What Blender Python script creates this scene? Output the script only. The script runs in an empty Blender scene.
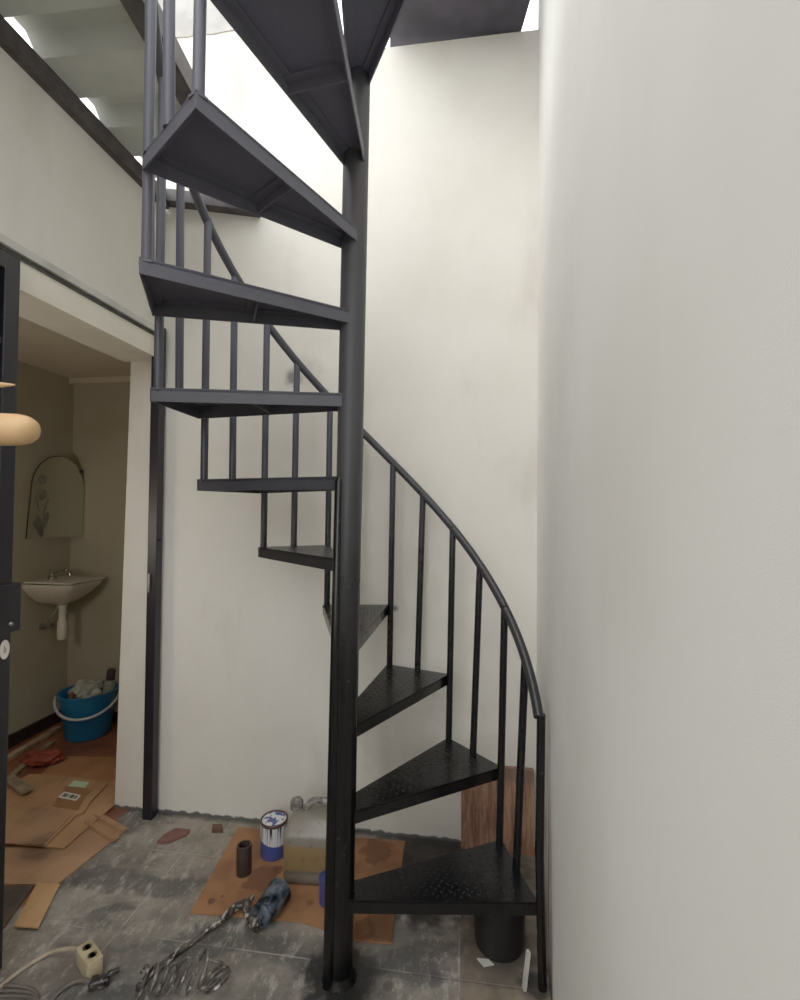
import bpy, bmesh, math, random
from mathutils import Vector, Matrix, noise as mnoise
random.seed(7)
scene = bpy.context.scene
COL = scene.collection
PI = math.pi

# ------------------------------------------------------------------ camera
F_PX, PITCH, EYE, ROLL = 481.5, 0.0215, 1.2865, 0.0089
cP, sP, cR, sR = math.cos(PITCH), math.sin(PITCH), math.cos(ROLL), math.sin(ROLL)

def ray(x, y):
    u = (x - 400) / F_PX
    v = (500 - y) / F_PX
    u, v = u * cR - v * sR, u * sR + v * cR
    return Vector((u, cP - v * sP, sP + v * cP))

def fl(x, y, z=0.0):
    r = ray(x, y)
    t = (z - EYE) / r.z
    return Vector((r.x * t, r.y * t, z))

def at(x, y, Y):
    r = ray(x, y)
    t = Y / r.y
    return Vector((r.x * t, Y, EYE + r.z * t))

cam_d = bpy.data.cameras.new('camera')
cam = bpy.data.objects.new('camera', cam_d)
COL.objects.link(cam)
right = Vector((cR, -sR * sP, sR * cP))
up = Vector((-sR, -cR * sP, cR * cP))
fwd = Vector((0, cP, sP))
m = Matrix((right, up, -fwd)).transposed().to_4x4()
m.translation = Vector((0, 0, EYE))
cam.matrix_world = m
cam_d.sensor_fit = 'HORIZONTAL'
cam_d.sensor_width = 36
cam_d.lens = 36 * F_PX / 800
cam_d.clip_start = 0.02
scene.camera = cam

# ------------------------------------------------------------------ room frame
BS = -0.1352                                   # slope of the back wall in plan
def yb(x):                                     # back wall line
    return 2.068 + BS * (x + 1.005)
def xl(y):                                     # left wall line
    return -1.03 - 0.135 * (2.07 - y)
def xr(y):                                     # right wall line
    return 0.53 - 0.215 * (1.861 - y)
bdir = Vector((1, BS, 0)).normalized()         # along the back wall, to the right
ldir = Vector((0.135, 1, 0)).normalized()      # along the left wall, away
TH = math.atan(BS)

# ------------------------------------------------------------------ materials
def lin(c):
    return tuple(((v / 255) / 12.92 if v / 255 <= .04045 else ((v / 255 + .055) / 1.055) ** 2.4) for v in c) + (1,)

class NT:
    def __init__(s, name):
        s.m = bpy.data.materials.new(name)
        s.m.use_nodes = True
        s.t = s.m.node_tree
        s.b = s.t.nodes['Principled BSDF']
        s.pos = s.n('ShaderNodeNewGeometry').outputs['Position']
        s.obj = s.n('ShaderNodeTexCoord').outputs['Object']
    def n(s, k, **kw):
        nd = s.t.nodes.new(k)
        for a, v in kw.items():
            setattr(nd, a, v)
        return nd
    def put(s, sock, v):
        if hasattr(v, 'is_output') or isinstance(v, bpy.types.NodeSocket):
            s.t.links.new(v, sock)
        else:
            sock.default_value = v
    def math(s, op, a, b=0.0, c=None):
        nd = s.n('ShaderNodeMath', operation=op)
        s.put(nd.inputs[0], a)
        s.put(nd.inputs[1], b)
        if c is not None:
            s.put(nd.inputs[2], c)
        return nd.outputs[0]
    def noise(s, scale, detail=4, vec=None, rough=.55, stretch=None):
        nd = s.n('ShaderNodeTexNoise')
        nd.inputs['Scale'].default_value = scale
        nd.inputs['Detail'].default_value = detail
        nd.inputs['Roughness'].default_value = rough
        v = vec or s.pos
        if stretch:
            mp = s.n('ShaderNodeMapping')
            s.put(mp.inputs['Vector'], v)
            mp.inputs['Scale'].default_value = stretch
            v = mp.outputs[0]
        s.put(nd.inputs['Vector'], v)
        return nd.outputs['Fac']
    def ramp(s, fac, lo, hi, a=0.0, b=1.0, smooth=True):
        nd = s.n('ShaderNodeMapRange', interpolation_type='SMOOTHSTEP' if smooth else 'LINEAR')
        s.put(nd.inputs['Value'], fac)
        for k, v in (('From Min', lo), ('From Max', hi), ('To Min', a), ('To Max', b)):
            nd.inputs[k].default_value = v
        return nd.outputs['Result']
    def mix(s, fac, a, b, mode='MIX'):
        nd = s.n('ShaderNodeMix', data_type='RGBA', blend_type=mode)
        s.put(nd.inputs[0], fac)
        s.put(nd.inputs[6], a)
        s.put(nd.inputs[7], b)
        return nd.outputs[2]
    def xyz(s, vec=None):
        nd = s.n('ShaderNodeSeparateXYZ')
        s.put(nd.inputs[0], vec or s.pos)
        return nd.outputs
    def dist(s, p, stretch=(1, 1, 1)):
        mp = s.n('ShaderNodeVectorMath', operation='SUBTRACT')
        s.put(mp.inputs[0], s.pos)
        mp.inputs[1].default_value = p
        m2 = s.n('ShaderNodeVectorMath', operation='MULTIPLY')
        s.put(m2.inputs[0], mp.outputs[0])
        m2.inputs[1].default_value = stretch
        l = s.n('ShaderNodeVectorMath', operation='LENGTH')
        s.put(l.inputs[0], m2.outputs[0])
        return l.outputs['Value']
    def bump(s, h, strength=.3, dist=.002):
        nd = s.n('ShaderNodeBump')
        nd.inputs['Strength'].default_value = strength
        nd.inputs['Distance'].default_value = dist
        s.put(nd.inputs['Height'], h)
        s.put(s.b.inputs['Normal'], nd.outputs[0])
    def out(s, col, rough=.5, metal=0.0):
        s.put(s.b.inputs['Base Color'], col)
        s.put(s.b.inputs['Roughness'], rough)
        s.put(s.b.inputs['Metallic'], metal)
        return s.m

def simple(name, c, rough=.5, metal=0., amt=.25, scale=14, bump=0., c2=None):
    t = NT(name)
    a = lin(c)
    d = lin(c2) if c2 else tuple(v * (1 - amt) for v in a[:3]) + (1,)
    f = t.ramp(t.noise(scale), .35, .68)
    if bump:
        t.bump(t.noise(scale * 8, 3), bump, .002)
    return t.out(t.mix(f, a, d), rough, metal)

M = {}
# painted plaster: back wall with smudge and dirty base line
def plaster(name, c, c2, smudges=(), base=True, grain=260, bs=.25, extra=None, streak=.35):
    t = NT(name)
    col = t.mix(t.ramp(t.noise(1.6, 5), .35, .7), lin(c), lin(c2))
    col = t.mix(t.ramp(t.noise(5, 6, stretch=(1, 1, .35)), .52, .8, 0, streak), col, lin((168, 158, 138)))
    for p, r, k, cc in smudges:
        d = t.math('ADD', t.dist(p), t.math('MULTIPLY', t.math('SUBTRACT', t.noise(22, 5), .5), r * 1.3))
        col = t.mix(t.ramp(d, r * .15, r, k, 0), col, lin(cc))
    z = t.xyz()[2]
    if base:
        zz = t.math('ADD', z, t.math('MULTIPLY', t.math('SUBTRACT', t.noise(30, 5), .5), .035))
        col = t.mix(t.ramp(zz, .008, .016, .92, 0), col, lin((62, 60, 60)))
    if extra:
        col = extra(t, col, z)
    t.bump(t.math('ADD', t.noise(grain, 2), t.math('MULTIPLY', t.noise(9, 4), 2.5)), bs, .003)
    return t.out(col, .75)

sm = lambda x, y: (lambda r, k: tuple(Vector((0, 0, EYE)) + r * k))(ray(x, y), (2.068 + BS * 1.005) / (ray(x, y).y - BS * ray(x, y).x))
M['wall_back'] = plaster('back_wall_paint', (222, 217, 207), (212, 206, 194),
    smudges=[(sm(293, 378), .05, .75, (70, 68, 66)), (sm(305, 372), .09, .3, (120, 116, 110)),
             (sm(318, 330), .13, .13, (150, 146, 140)), (sm(455, 690), .16, .12, (150, 138, 118)),
             (sm(400, 740), .25, .2, (150, 132, 108)), (sm(395, 608), .02, .8, (60, 58, 56)),
             (sm(180, 25), .05, .6, (120, 100, 84))])
def rw_extra(t, col, z):
    y = t.xyz()[1]
    f = t.math('MULTIPLY', t.ramp(z, .0, .62, 1, 0), t.ramp(y, 1.2, 1.3, 0, 2.0))
    n = t.ramp(t.noise(7, 5, stretch=(1, 3, .5)), .38, .62)
    col = t.mix(t.math('MINIMUM', t.math('MULTIPLY', f, n), .8), col, lin((128, 96, 74)))
    col = t.mix(t.ramp(t.dist((xr(1.29), 1.29, .0), (1, 1, .6)), .02, .075, .9, 0), col, lin((30, 28, 28)))
    col = t.mix(t.ramp(t.dist((.2, .55, 1.34), (1, 1, 1.3)), .05, .35, .16, 0), col, lin((176, 160, 138)))
    return col
M['wall_right'] = plaster('right_wall_paint', (222, 220, 214), (214, 211, 204), base=False, grain=900, bs=.1, extra=rw_extra, streak=.08)
M['wall_left'] = plaster('left_wall_paint', (214, 210, 200), (204, 200, 188), base=False)
M['wall_bath'] = plaster('bathroom_wall_paint', (172, 164, 144), (158, 150, 128), base=False)
M['bath_ceiling'] = simple('bathroom_ceiling_paint', (206, 194, 172), .8, amt=.1, scale=2)
M['parapet'] = simple('bare_parapet_render', (188, 186, 182), .9, scale=5, c2=(160, 156, 152), bump=.3)
M['lintel'] = plaster('lintel_paint', (222, 216, 200), (208, 202, 186), base=False)

# courtyard floor: dirty square tiles with dusty joints, paint stains, dark patches, painted shade
t = NT('dirty_floor_tiles')
vr = t.n('ShaderNodeVectorRotate', rotation_type='Z_AXIS')
t.put(vr.inputs['Vector'], t.pos)
vr.inputs['Center'].default_value = (-.845, 1.487, 0)
vr.inputs['Angle'].default_value = -TH
s3 = t.xyz(vr.outputs[0])
TILE = .342
def joint(c, off):
    u = t.math('DIVIDE', t.math('SUBTRACT', c, off), TILE)
    d = t.math('ABSOLUTE', t.math('SUBTRACT', t.math('FRACT', t.math('ADD', u, .5)), .5))
    return t.ramp(t.math('MULTIPLY', d, TILE), .0012, .0032, 1, 0)
jl = t.math('MAXIMUM', joint(s3[0], -.845), joint(s3[1], 1.487))
col = t.mix(t.ramp(t.noise(3.2, 6, rough=.65), .38, .62), lin((102, 95, 87)), lin((146, 138, 127)))
col = t.mix(t.ramp(t.noise(4.2, 3, stretch=(.7, 1.6, 1)), .50, .58, 0, .75), col, lin((74, 72, 70)))
col = t.mix(t.ramp(t.noise(26, 6, rough=.7, stretch=(1, .5, 1)), .50, .68, 0, .7), col, lin((172, 165, 154)))
col = t.mix(t.ramp(t.noise(60, 5, rough=.75), .56, .72, 0, .6), col, lin((188, 180, 168)))
col = t.mix(t.ramp(t.noise(95, 4), .6, .72, 0, .45), col, lin((62, 60, 58)))
strip_f = t.ramp(s3[0], -.845 + 3.01 * TILE, -.845 + 3.02 * TILE)
brown = t.mix(t.ramp(t.noise(9, 5), .4, .65), lin((128, 114, 98)), lin((98, 88, 76)))
col = t.mix(strip_f, col, brown)
jn = t.math('MULTIPLY', jl, t.ramp(t.noise(8, 3), .42, .66, .02, .6))
col = t.mix(jn, col, lin((176, 170, 160)))
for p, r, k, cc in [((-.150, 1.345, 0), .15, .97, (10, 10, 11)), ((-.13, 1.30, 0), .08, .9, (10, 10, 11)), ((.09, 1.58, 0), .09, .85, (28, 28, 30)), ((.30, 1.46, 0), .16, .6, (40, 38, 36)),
                    ((.12, 1.78, 0), .3, .92, (30, 26, 25)), ((.3, 1.75, 0), .25, .85, (34, 30, 28)), ((.0, 1.45, 0), .13, .45, (56, 58, 62)), ((.38, 1.33, 0), .06, .9, (24, 24, 24)),  # first two here: shade right of the hardboard, painted into the tiles
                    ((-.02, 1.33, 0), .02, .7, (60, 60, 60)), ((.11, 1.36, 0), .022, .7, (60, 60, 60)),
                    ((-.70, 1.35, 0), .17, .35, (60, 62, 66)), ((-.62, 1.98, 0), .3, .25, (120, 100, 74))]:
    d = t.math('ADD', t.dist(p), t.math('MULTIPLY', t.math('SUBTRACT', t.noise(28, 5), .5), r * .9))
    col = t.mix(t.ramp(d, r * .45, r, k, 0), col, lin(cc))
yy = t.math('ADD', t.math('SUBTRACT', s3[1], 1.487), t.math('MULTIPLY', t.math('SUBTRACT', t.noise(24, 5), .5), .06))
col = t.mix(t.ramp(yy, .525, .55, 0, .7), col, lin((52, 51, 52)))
t.bump(t.math('ADD', t.noise(60, 4), t.math('MULTIPLY', jl, -1.5)), .4, .002)
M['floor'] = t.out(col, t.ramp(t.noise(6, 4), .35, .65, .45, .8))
t = NT('terracotta_floor')
M['floor_bath'] = t.out(t.mix(t.ramp(t.noise(6, 4), .4, .65), lin((134, 82, 60)), lin((106, 62, 46))), .45)

# stair paint: wet gloss black low down, dull dark grey higher up
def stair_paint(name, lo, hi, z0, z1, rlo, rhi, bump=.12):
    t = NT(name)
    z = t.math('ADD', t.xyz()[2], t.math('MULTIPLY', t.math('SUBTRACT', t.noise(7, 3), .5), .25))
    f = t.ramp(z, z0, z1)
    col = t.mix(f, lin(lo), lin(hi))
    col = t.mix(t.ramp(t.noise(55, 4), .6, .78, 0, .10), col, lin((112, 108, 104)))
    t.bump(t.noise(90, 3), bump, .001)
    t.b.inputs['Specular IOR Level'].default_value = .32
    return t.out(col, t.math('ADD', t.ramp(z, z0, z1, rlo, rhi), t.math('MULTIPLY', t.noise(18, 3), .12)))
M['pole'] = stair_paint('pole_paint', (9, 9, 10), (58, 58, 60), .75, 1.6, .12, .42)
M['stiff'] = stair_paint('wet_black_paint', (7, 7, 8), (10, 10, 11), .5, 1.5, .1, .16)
M['tube'] = stair_paint('tube_paint', (15, 14, 15), (80, 80, 90), .9, 2.2, .2, .38)  # upper grey-blue also puts reflected light into the tube colour
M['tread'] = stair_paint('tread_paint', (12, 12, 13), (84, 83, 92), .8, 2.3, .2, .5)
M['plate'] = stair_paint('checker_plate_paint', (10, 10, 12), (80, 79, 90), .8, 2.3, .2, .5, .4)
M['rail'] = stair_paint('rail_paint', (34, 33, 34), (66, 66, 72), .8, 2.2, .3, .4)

M['navy'] = simple('navy_black_steel', (22, 21, 28), .4, .1, scale=30)
M['navy_panel'] = simple('navy_black_sheet', (26, 26, 36), .45, scale=6, c2=(18, 18, 25))
M['roofsteel'] = simple('roof_beam_paint', (72, 66, 66), .6, c2=(54, 48, 50), scale=20)
M['sheet'] = simple('weathered_roof_sheet', (190, 192, 182), .6, c2=(172, 176, 166), scale=3)
M['topbeam'] = simple('upper_beam_paint', (70, 66, 78), .6, c2=(54, 52, 62), scale=8)
M['chrome'] = simple('chrome', (190, 188, 182), .2, 1.0, amt=.2)
M['steel'] = simple('bare_steel', (170, 168, 165), .35, .9, amt=.3)
M['ceramic'] = simple('sink_ceramic', (205, 198, 182), .2, amt=.08)
M['pvc'] = simple('white_pvc', (216, 210, 194), .4, amt=.1)
t = NT('mirror_glass')
M['mirror'] = t.out(lin((206, 208, 194)), .25, .85)
M['etch'] = simple('etched_flower', (112, 112, 98), .6, scale=40)
M['mirror_edge'] = simple('mirror_edge', (46, 44, 38), .5)
M['blue'] = simple('blue_plastic', (24, 108, 156), .35, amt=.2, scale=5)
M['bail'] = simple('pale_handle', (196, 196, 204), .4, amt=.1)
M['rag'] = simple('rag_cloth', (186, 190, 178), .8, scale=16, c2=(146, 146, 128), bump=.4)
M['brownrag'] = simple('brown_cloth', (104, 74, 48), .9, scale=30)
M['jugdark'] = simple('dark_cap', (46, 42, 38), .6)
M['jug'] = simple('grey_green_plastic', (128, 130, 112), .5, scale=10)
M['redbag'] = simple('red_bag', (150, 66, 54), .4, scale=16, c2=(120, 56, 46))
M['batten'] = simple('pale_batten_wood', (176, 152, 124), .8, scale=18, c2=(134, 112, 90))
M['batten2'] = simple('greyed_batten_wood', (150, 132, 108), .8, scale=18, c2=(112, 98, 80))
M['baseb'] = simple('dark_skirting', (48, 34, 30), .6)
def cardboard(name, c, c2, stain=None):
    t = NT(name)
    col = t.mix(t.ramp(t.noise(5, 5), .4, .66), lin(c), lin(c2))
    col = t.mix(t.ramp(t.noise(30, 4, stretch=(1, .2, 1)), .5, .75, 0, .25), col, lin((110, 78, 50)))
    if stain:
        p, r, k = stain
        d = t.math('ADD', t.dist(p), t.math('MULTIPLY', t.math('SUBTRACT', t.noise(20, 5), .5), r))
        col = t.mix(t.ramp(d, r * .3, r, k, 0), col, lin((70, 52, 40)))
    return t.out(col, .85)
M['card_a'] = cardboard('cardboard_pale', (178, 136, 98), (160, 120, 84))
M['card_b'] = cardboard('cardboard_tan', (168, 130, 98), (148, 112, 84), (tuple(fl(38, 853)), .1, .65))
M['card_c'] = cardboard('cardboard_orange', (166, 116, 78), (150, 100, 66))
M['card_d'] = cardboard('cardboard_ochre', (186, 146, 102), (172, 132, 90))
M['card_e'] = cardboard('cardboard_shaded', (92, 74, 62), (60, 52, 50))  # shade lying on this piece is put into its colour
M['tape'] = simple('packing_tape', (150, 108, 72), .35, amt=.1)
M['label_w'] = simple('label_paper', (222, 216, 204), .7, amt=.06)
M['label_g'] = simple('label_green_paper', (184, 206, 172), .7, amt=.06)
M['ink'] = simple('print_ink', (70, 66, 64), .7)
# reddish hardboard under the cans, with stains
t = NT('hardboard')
col = t.mix(t.ramp(t.noise(7, 5), .4, .66), lin((150, 104, 66)), lin((126, 84, 54)))
for p, r, k in [(fl(262, 880), .085, .75), (fl(212, 903), .02, .8), (fl(278, 872), .03, .8), (fl(222, 898), .012, .8), (fl(378, 852), .09, .65), (fl(385, 925), .09, .6), (fl(330, 890), .03, .6), (fl(365, 930), .05, .6), (fl(310, 905), .02, .5)]:
    d = t.math('ADD', t.dist(tuple(p), (1, .8, 1)), t.math('MULTIPLY', t.math('SUBTRACT', t.noise(26, 5), .5), r))
    col = t.mix(t.ramp(d, r * .55, r * .7, k, 0), col, lin((92, 52, 34)))
M['hardboard'] = t.out(col, .75)
# rusty brown plank
t = NT('rust_plank')
g = t.noise(10, 6, stretch=(5, 5, .5), rough=.7)
col = t.mix(t.ramp(g, .36, .64), lin((108, 70, 54)), lin((164, 124, 98)))
col = t.mix(t.ramp(t.noise(5, 4, stretch=(4, 4, .6)), .55, .68, 0, .7), col, lin((136, 70, 56)))
z = t.xyz()[2]
col = t.mix(t.ramp(t.math('ADD', z, t.math('MULTIPLY', t.noise(12, 4), .06)), .27, .30, 0, .7), col, lin((112, 88, 78)))
t.bump(g, .5, .003)
M['plank'] = t.out(col, .8)
M['core'] = simple('brown_black_core', (48, 32, 27), .55, scale=25)
M['core_in'] = simple('core_inside', (26, 18, 16), .8)
# paint can wrap: white over blue with dark runs
t = NT('can_label')
o3 = t.xyz(t.obj)
ang = t.math('ARCTAN2', o3[1], o3[0])
edge = t.math('ADD', o3[2], t.math('MULTIPLY', t.math('SINE', t.math('ADD', ang, 2.2)), .012))
col = t.mix(t.ramp(edge, .060, .062), lin((62, 74, 142)), lin((214, 214, 216)))
mp = t.n('ShaderNodeCombineXYZ')
t.put(mp.inputs[0], t.math('MULTIPLY', ang, 9.0))
t.put(mp.inputs[1], t.math('MULTIPLY', o3[2], 1.2))
dr = t.noise(1.0, 2, vec=mp.outputs[0])
dz = t.math('ADD', dr, t.math('MULTIPLY', o3[2], 1.6))
col = t.mix(t.ramp(dz, .69, .71, 0, 1), col, lin((40, 32, 40)))
M['canwrap'] = t.out(col, .4)
t = NT('can_lid_paint')
col = t.mix(t.ramp(t.noise(38, 3, vec=t.obj), .5, .54), lin((216, 216, 216)), lin((62, 74, 138)))
M['canlid'] = t.out(col, .35)
M['canrim'] = simple('can_rim', (88, 66, 66), .4, .4)
M['bluecan'] = simple('blue_tin', (58, 68, 128), .4)
M['paintblack'] = simple('matt_black_pail', (11, 10, 10), .6, scale=14)
# jerrycan
t = NT('jerrycan_plastic')
z = t.math('ADD', t.xyz(t.obj)[2], t.math('MULTIPLY', t.math('SUBTRACT', t.noise(18, 4), .5), .006))
col = t.mix(t.ramp(z, .048, .054), lin((104, 95, 84)), lin((134, 110, 74)))
col = t.mix(t.ramp(z, .125, .14), col, lin((126, 119, 107)))
col = t.mix(t.ramp(t.noise(34, 5, rough=.7), .54, .68, 0, .75), col, lin((100, 86, 66)))
t.b.inputs['Subsurface Weight'].default_value = .05
t.b.inputs['Subsurface Radius'].default_value = (.02, .015, .008)
M['jerry'] = t.out(col, .3)
M['jerrycap'] = simple('splattered_cap', (146, 140, 134), .5, scale=50, c2=(80, 74, 70))
M['jerryhandle'] = simple('splattered_handle', (158, 152, 144), .4, scale=60, c2=(76, 66, 62))
# paint spattered spray gun
def spatter(name, a, b, c, metal, rough):
    t = NT(name)
    col = t.mix(t.ramp(t.noise(26, 5), .42, .56), lin(a), lin(b))
    col = t.mix(t.ramp(t.noise(70, 4, stretch=(1, .4, 1)), .54, .62), col, lin(c))
    return t.out(col, rough, metal)
M['guncup'] = simple('chrome_painted_glints', (128, 140, 158), .2, .8, c2=(22, 24, 30), scale=30, bump=.6)  # pale blotches are highlights painted into the chrome
M['gunbody'] = spatter('spattered_gun', (44, 38, 36), (92, 84, 78), (176, 168, 160), .3, .4)
M['hose'] = spatter('spattered_hose', (46, 42, 40), (88, 80, 72), (186, 178, 168), .1, .4)
M['coil'] = spatter('spattered_coil', (52, 48, 46), (104, 98, 92), (176, 170, 162), .1, .3)
M['cream'] = simple('cream_plastic', (190, 174, 142), .4, scale=30, c2=(170, 148, 116))
M['socket'] = simple('socket_recess', (150, 138, 96), .5)
M['blackplug'] = spatter('dirty_plug', (22, 20, 20), (48, 42, 40), (150, 140, 130), 0, .35)
M['creamcord'] = simple('cream_cord', (176, 158, 136), .5, scale=30)
M['greycord'] = simple('dusty_cord', (104, 94, 86), .6, scale=30)
M['shard'] = simple('red_brown_shard', (120, 80, 70), .8)
M['debris'] = simple('brown_debris', (92, 66, 50), .8)
M['scrap'] = simple('white_scrap', (196, 192, 186), .8)
M['wood'] = simple('pale_turned_wood', (204, 164, 114), .5, scale=9, c2=(180, 138, 90))
M['wood2'] = simple('split_wood', (196, 160, 116), .6, scale=16, c2=(110, 76, 40))
M['conduit'] = simple('grey_ledge_paint', (190, 188, 180), .7)
M['dark'] = simple('ledge_shadow_paint', (70, 70, 66), .8)  # colour of the shadow line under the ledge

# ------------------------------------------------------------------ mesh helpers
def ob(name, bm, mat, parent=None, smooth=None, loc=None, label=None):
    me = bpy.data.meshes.new(name)
    bmesh.ops.recalc_face_normals(bm, faces=bm.faces[:])
    if loc is not None:
        bmesh.ops.translate(bm, verts=bm.verts[:], vec=-Vector(loc))
    bm.to_mesh(me)
    bm.free()
    o = bpy.data.objects.new(name, me)
    COL.objects.link(o)
    mats = mat if isinstance(mat, (list, tuple)) else [mat]
    for k in mats:
        me.materials.append(k)
    if loc is not None:
        o.location = loc
    if parent:
        o.parent = parent
        o.matrix_parent_inverse = Matrix.Translation(-parent.location) if parent.type == 'EMPTY' else Matrix.Translation(-parent.location)
    if smooth:
        me.shade_smooth()
        if smooth is not True:
            bmx = bmesh.new(); bmx.from_mesh(me)
            for e in bmx.edges:
                if len(e.link_faces) == 2 and e.calc_face_angle(0) > smooth:
                    e.smooth = False
            bmx.to_mesh(me); bmx.free()
    if label:
        o['label'] = label
    return o

def tag(o, label=None, cat=None, group=None, kind=None):
    if label: o['label'] = label
    if cat: o['category'] = cat
    if group: o['group'] = group
    if kind: o['kind'] = kind
    return o

def thing(name, label, cat, loc, group=None):
    o = bpy.data.objects.new(name, None)
    o.empty_display_size = .05
    COL.objects.link(o)
    o.location = loc
    return tag(o, label, cat, group)

def struct(name, bm, mat, smooth=None):
    return tag(ob(name, bm, mat, None, smooth), kind='structure')

def B():
    return bmesh.new()

def hexa(bm, p):      # 8 points: bottom 4 ccw, top 4
    v = [bm.verts.new(q) for q in p]
    for f in ((3, 2, 1, 0), (4, 5, 6, 7), (0, 1, 5, 4), (1, 2, 6, 5), (2, 3, 7, 6), (3, 0, 4, 7)):
        bm.faces.new([v[i] for i in f])
    return v

def wallbox(bm, a, b, thick, z0, z1):   # a,b plan points; thickness to the left of a->b
    a = Vector((a[0], a[1], 0)); b = Vector((b[0], b[1], 0))
    d = (b - a).normalized()
    n = Vector((-d.y, d.x, 0)) * thick
    p = [a, b, b + n, a + n]
    hexa(bm, [q + Vector((0, 0, z0)) for q in p] + [q + Vector((0, 0, z1)) for q in p])

def box(bm, c, size, rot=0., tilt=None, bevel=0.):
    x, y, z = [s / 2 for s in size]
    pts = [Vector(q) for q in ((-x, -y, -z), (x, -y, -z), (x, y, -z), (-x, y, -z), (-x, -y, z), (x, -y, z), (x, y, z), (-x, y, z))]
    R = Matrix.Rotation(rot, 3, 'Z')
    if tilt is not None:
        R = R @ tilt
    b2 = bmesh.new()
    hexa(b2, [R @ q for q in pts])
    if bevel:
        bmesh.ops.bevel(b2, geom=b2.edges[:], offset=bevel, segments=3, profile=.5, affect='EDGES')
    merge(bm, b2, Vector(c))

def merge(bm, b2, off=Vector((0, 0, 0))):
    mp = {}
    for v in b2.verts:
        mp[v] = bm.verts.new(v.co + off)
    for f in b2.faces:
        nf = bm.faces.new([mp[v] for v in f.verts])
        nf.material_index = f.material_index
    b2.free()

def prism(bm, pts, z0, z1):
    lo = [bm.verts.new((p[0], p[1], z0)) for p in pts]
    hi = [bm.verts.new((p[0], p[1], z1)) for p in pts]
    bm.faces.new(lo[::-1]); bm.faces.new(hi)
    for i in range(len(pts)):
        j = (i + 1) % len(pts)
        bm.faces.new((lo[i], lo[j], hi[j], hi[i]))

def tube(bm, pts, r, seg=14, caps=True):
    pts = [Vector(p) for p in pts]
    n = len(pts)
    rr = r if isinstance(r, (list, tuple)) else [r] * n
    rings = []
    t0 = (pts[1] - pts[0]).normalized()
    ref = Vector((0, 0, 1)) if abs(t0.z) < .9 else Vector((1, 0, 0))
    nx = t0.cross(ref).normalized()
    for i in range(n):
        tg = (pts[min(i + 1, n - 1)] - pts[max(i - 1, 0)]).normalized()
        nx = (nx - tg * nx.dot(tg)).normalized()
        ny = tg.cross(nx)
        rings.append([bm.verts.new(pts[i] + (nx * math.cos(2 * PI * k / seg) + ny * math.sin(2 * PI * k / seg)) * rr[i]) for k in range(seg)])
    for a, b in zip(rings, rings[1:]):
        for k in range(seg):
            bm.faces.new((a[k], a[(k + 1) % seg], b[(k + 1) % seg], b[k]))
    if caps:
        bm.faces.new(rings[0][::-1]); bm.faces.new(rings[-1])

def lathe(bm, prof, c, seg=32, axis=None):   # prof: list of (r, h)
    c = Vector(c)
    ax = Vector(axis).normalized() if axis is not None else Vector((0, 0, 1))
    ref = Vector((1, 0, 0)) if abs(ax.x) < .9 else Vector((0, 1, 0))
    nx = (ref - ax * ref.dot(ax)).normalized(); ny = ax.cross(nx)
    rings = []
    for r, h in prof:
        if r < 1e-5:
            rings.append([bm.verts.new(c + ax * h)])
        else:
            rings.append([bm.verts.new(c + ax * h + (nx * math.cos(2 * PI * k / seg) + ny * math.sin(2 * PI * k / seg)) * r) for k in range(seg)])
    for a, b in zip(rings, rings[1:]):
        for k in range(seg):
            j = (k + 1) % seg
            if len(a) == 1 and len(b) == 1: continue
            if len(a) == 1: bm.faces.new((a[0], b[k], b[j]))
            elif len(b) == 1: bm.faces.new((a[k], a[j], b[0]))
            else: bm.faces.new((a[k], a[j], b[j], b[k]))
    for rg, rev in ((rings[0], True), (rings[-1], False)):
        if len(rg) > 1 and prof[0] != prof[-1]:
            bm.faces.new(rg[::-1] if rev else rg)

def blob(bm, c, size, seed=0, amp=.3, freq=6, sub=4, floor_z=None):
    b2 = bmesh.new()
    bmesh.ops.create_icosphere(b2, subdivisions=sub, radius=1)
    off = Vector((seed * 3.7, seed * 1.3, seed * 7.1))
    for v in b2.verts:
        k = 1 + amp * (mnoise.noise(v.co * freq * .3 + off) + .5 * abs(mnoise.noise(v.co * freq + off)))
        q = Vector((v.co.x * size[0], v.co.y * size[1], v.co.z * size[2])) * k
        q += Vector(c)
        if floor_z is not None and q.z < floor_z: q.z = floor_z + .0005 * random.random()
        v.co = q
    merge(bm, b2)

def spline(pts, n=10):
    pts = [Vector(p) for p in pts]
    P = [pts[0] * 2 - pts[1]] + pts + [pts[-1] * 2 - pts[-2]]
    out = []
    for i in range(1, len(P) - 2):
        for k in range(n):
            u = k / n
            a, b, c, d = P[i - 1:i + 3]
            out.append(.5 * ((2 * b) + (c - a) * u + (2 * a - 5 * b + 4 * c - d) * u * u + (3 * b - a - 3 * c + d) * u ** 3))
    out.append(pts[-1])
    return out

# ------------------------------------------------------------------ the setting
ZT = 3.19
YF = -1.0
bm = B(); a, b = (-1.214, yb(-1.214)), (.56, yb(.56)); wallbox(bm, a, b, .12, 0, ZT)
for v in bm.verts:
    if v.co.x < -1 and v.co.z > 1: v.co += bdir * .055          # the door reveal is a little out of plumb
wallbox(bm, (-1.16, yb(-1.16)), (-.33, yb(-.33)), .12, ZT, 3.5)
struct('wall_back', bm, M['wall_back'])
bm = B(); wallbox(bm, (xr(1.9), 1.9), (xr(YF), YF), .12, -.02, 3.6)
for v in bm.verts: pass
struct('wall_right', bm, M['wall_right'])
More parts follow.
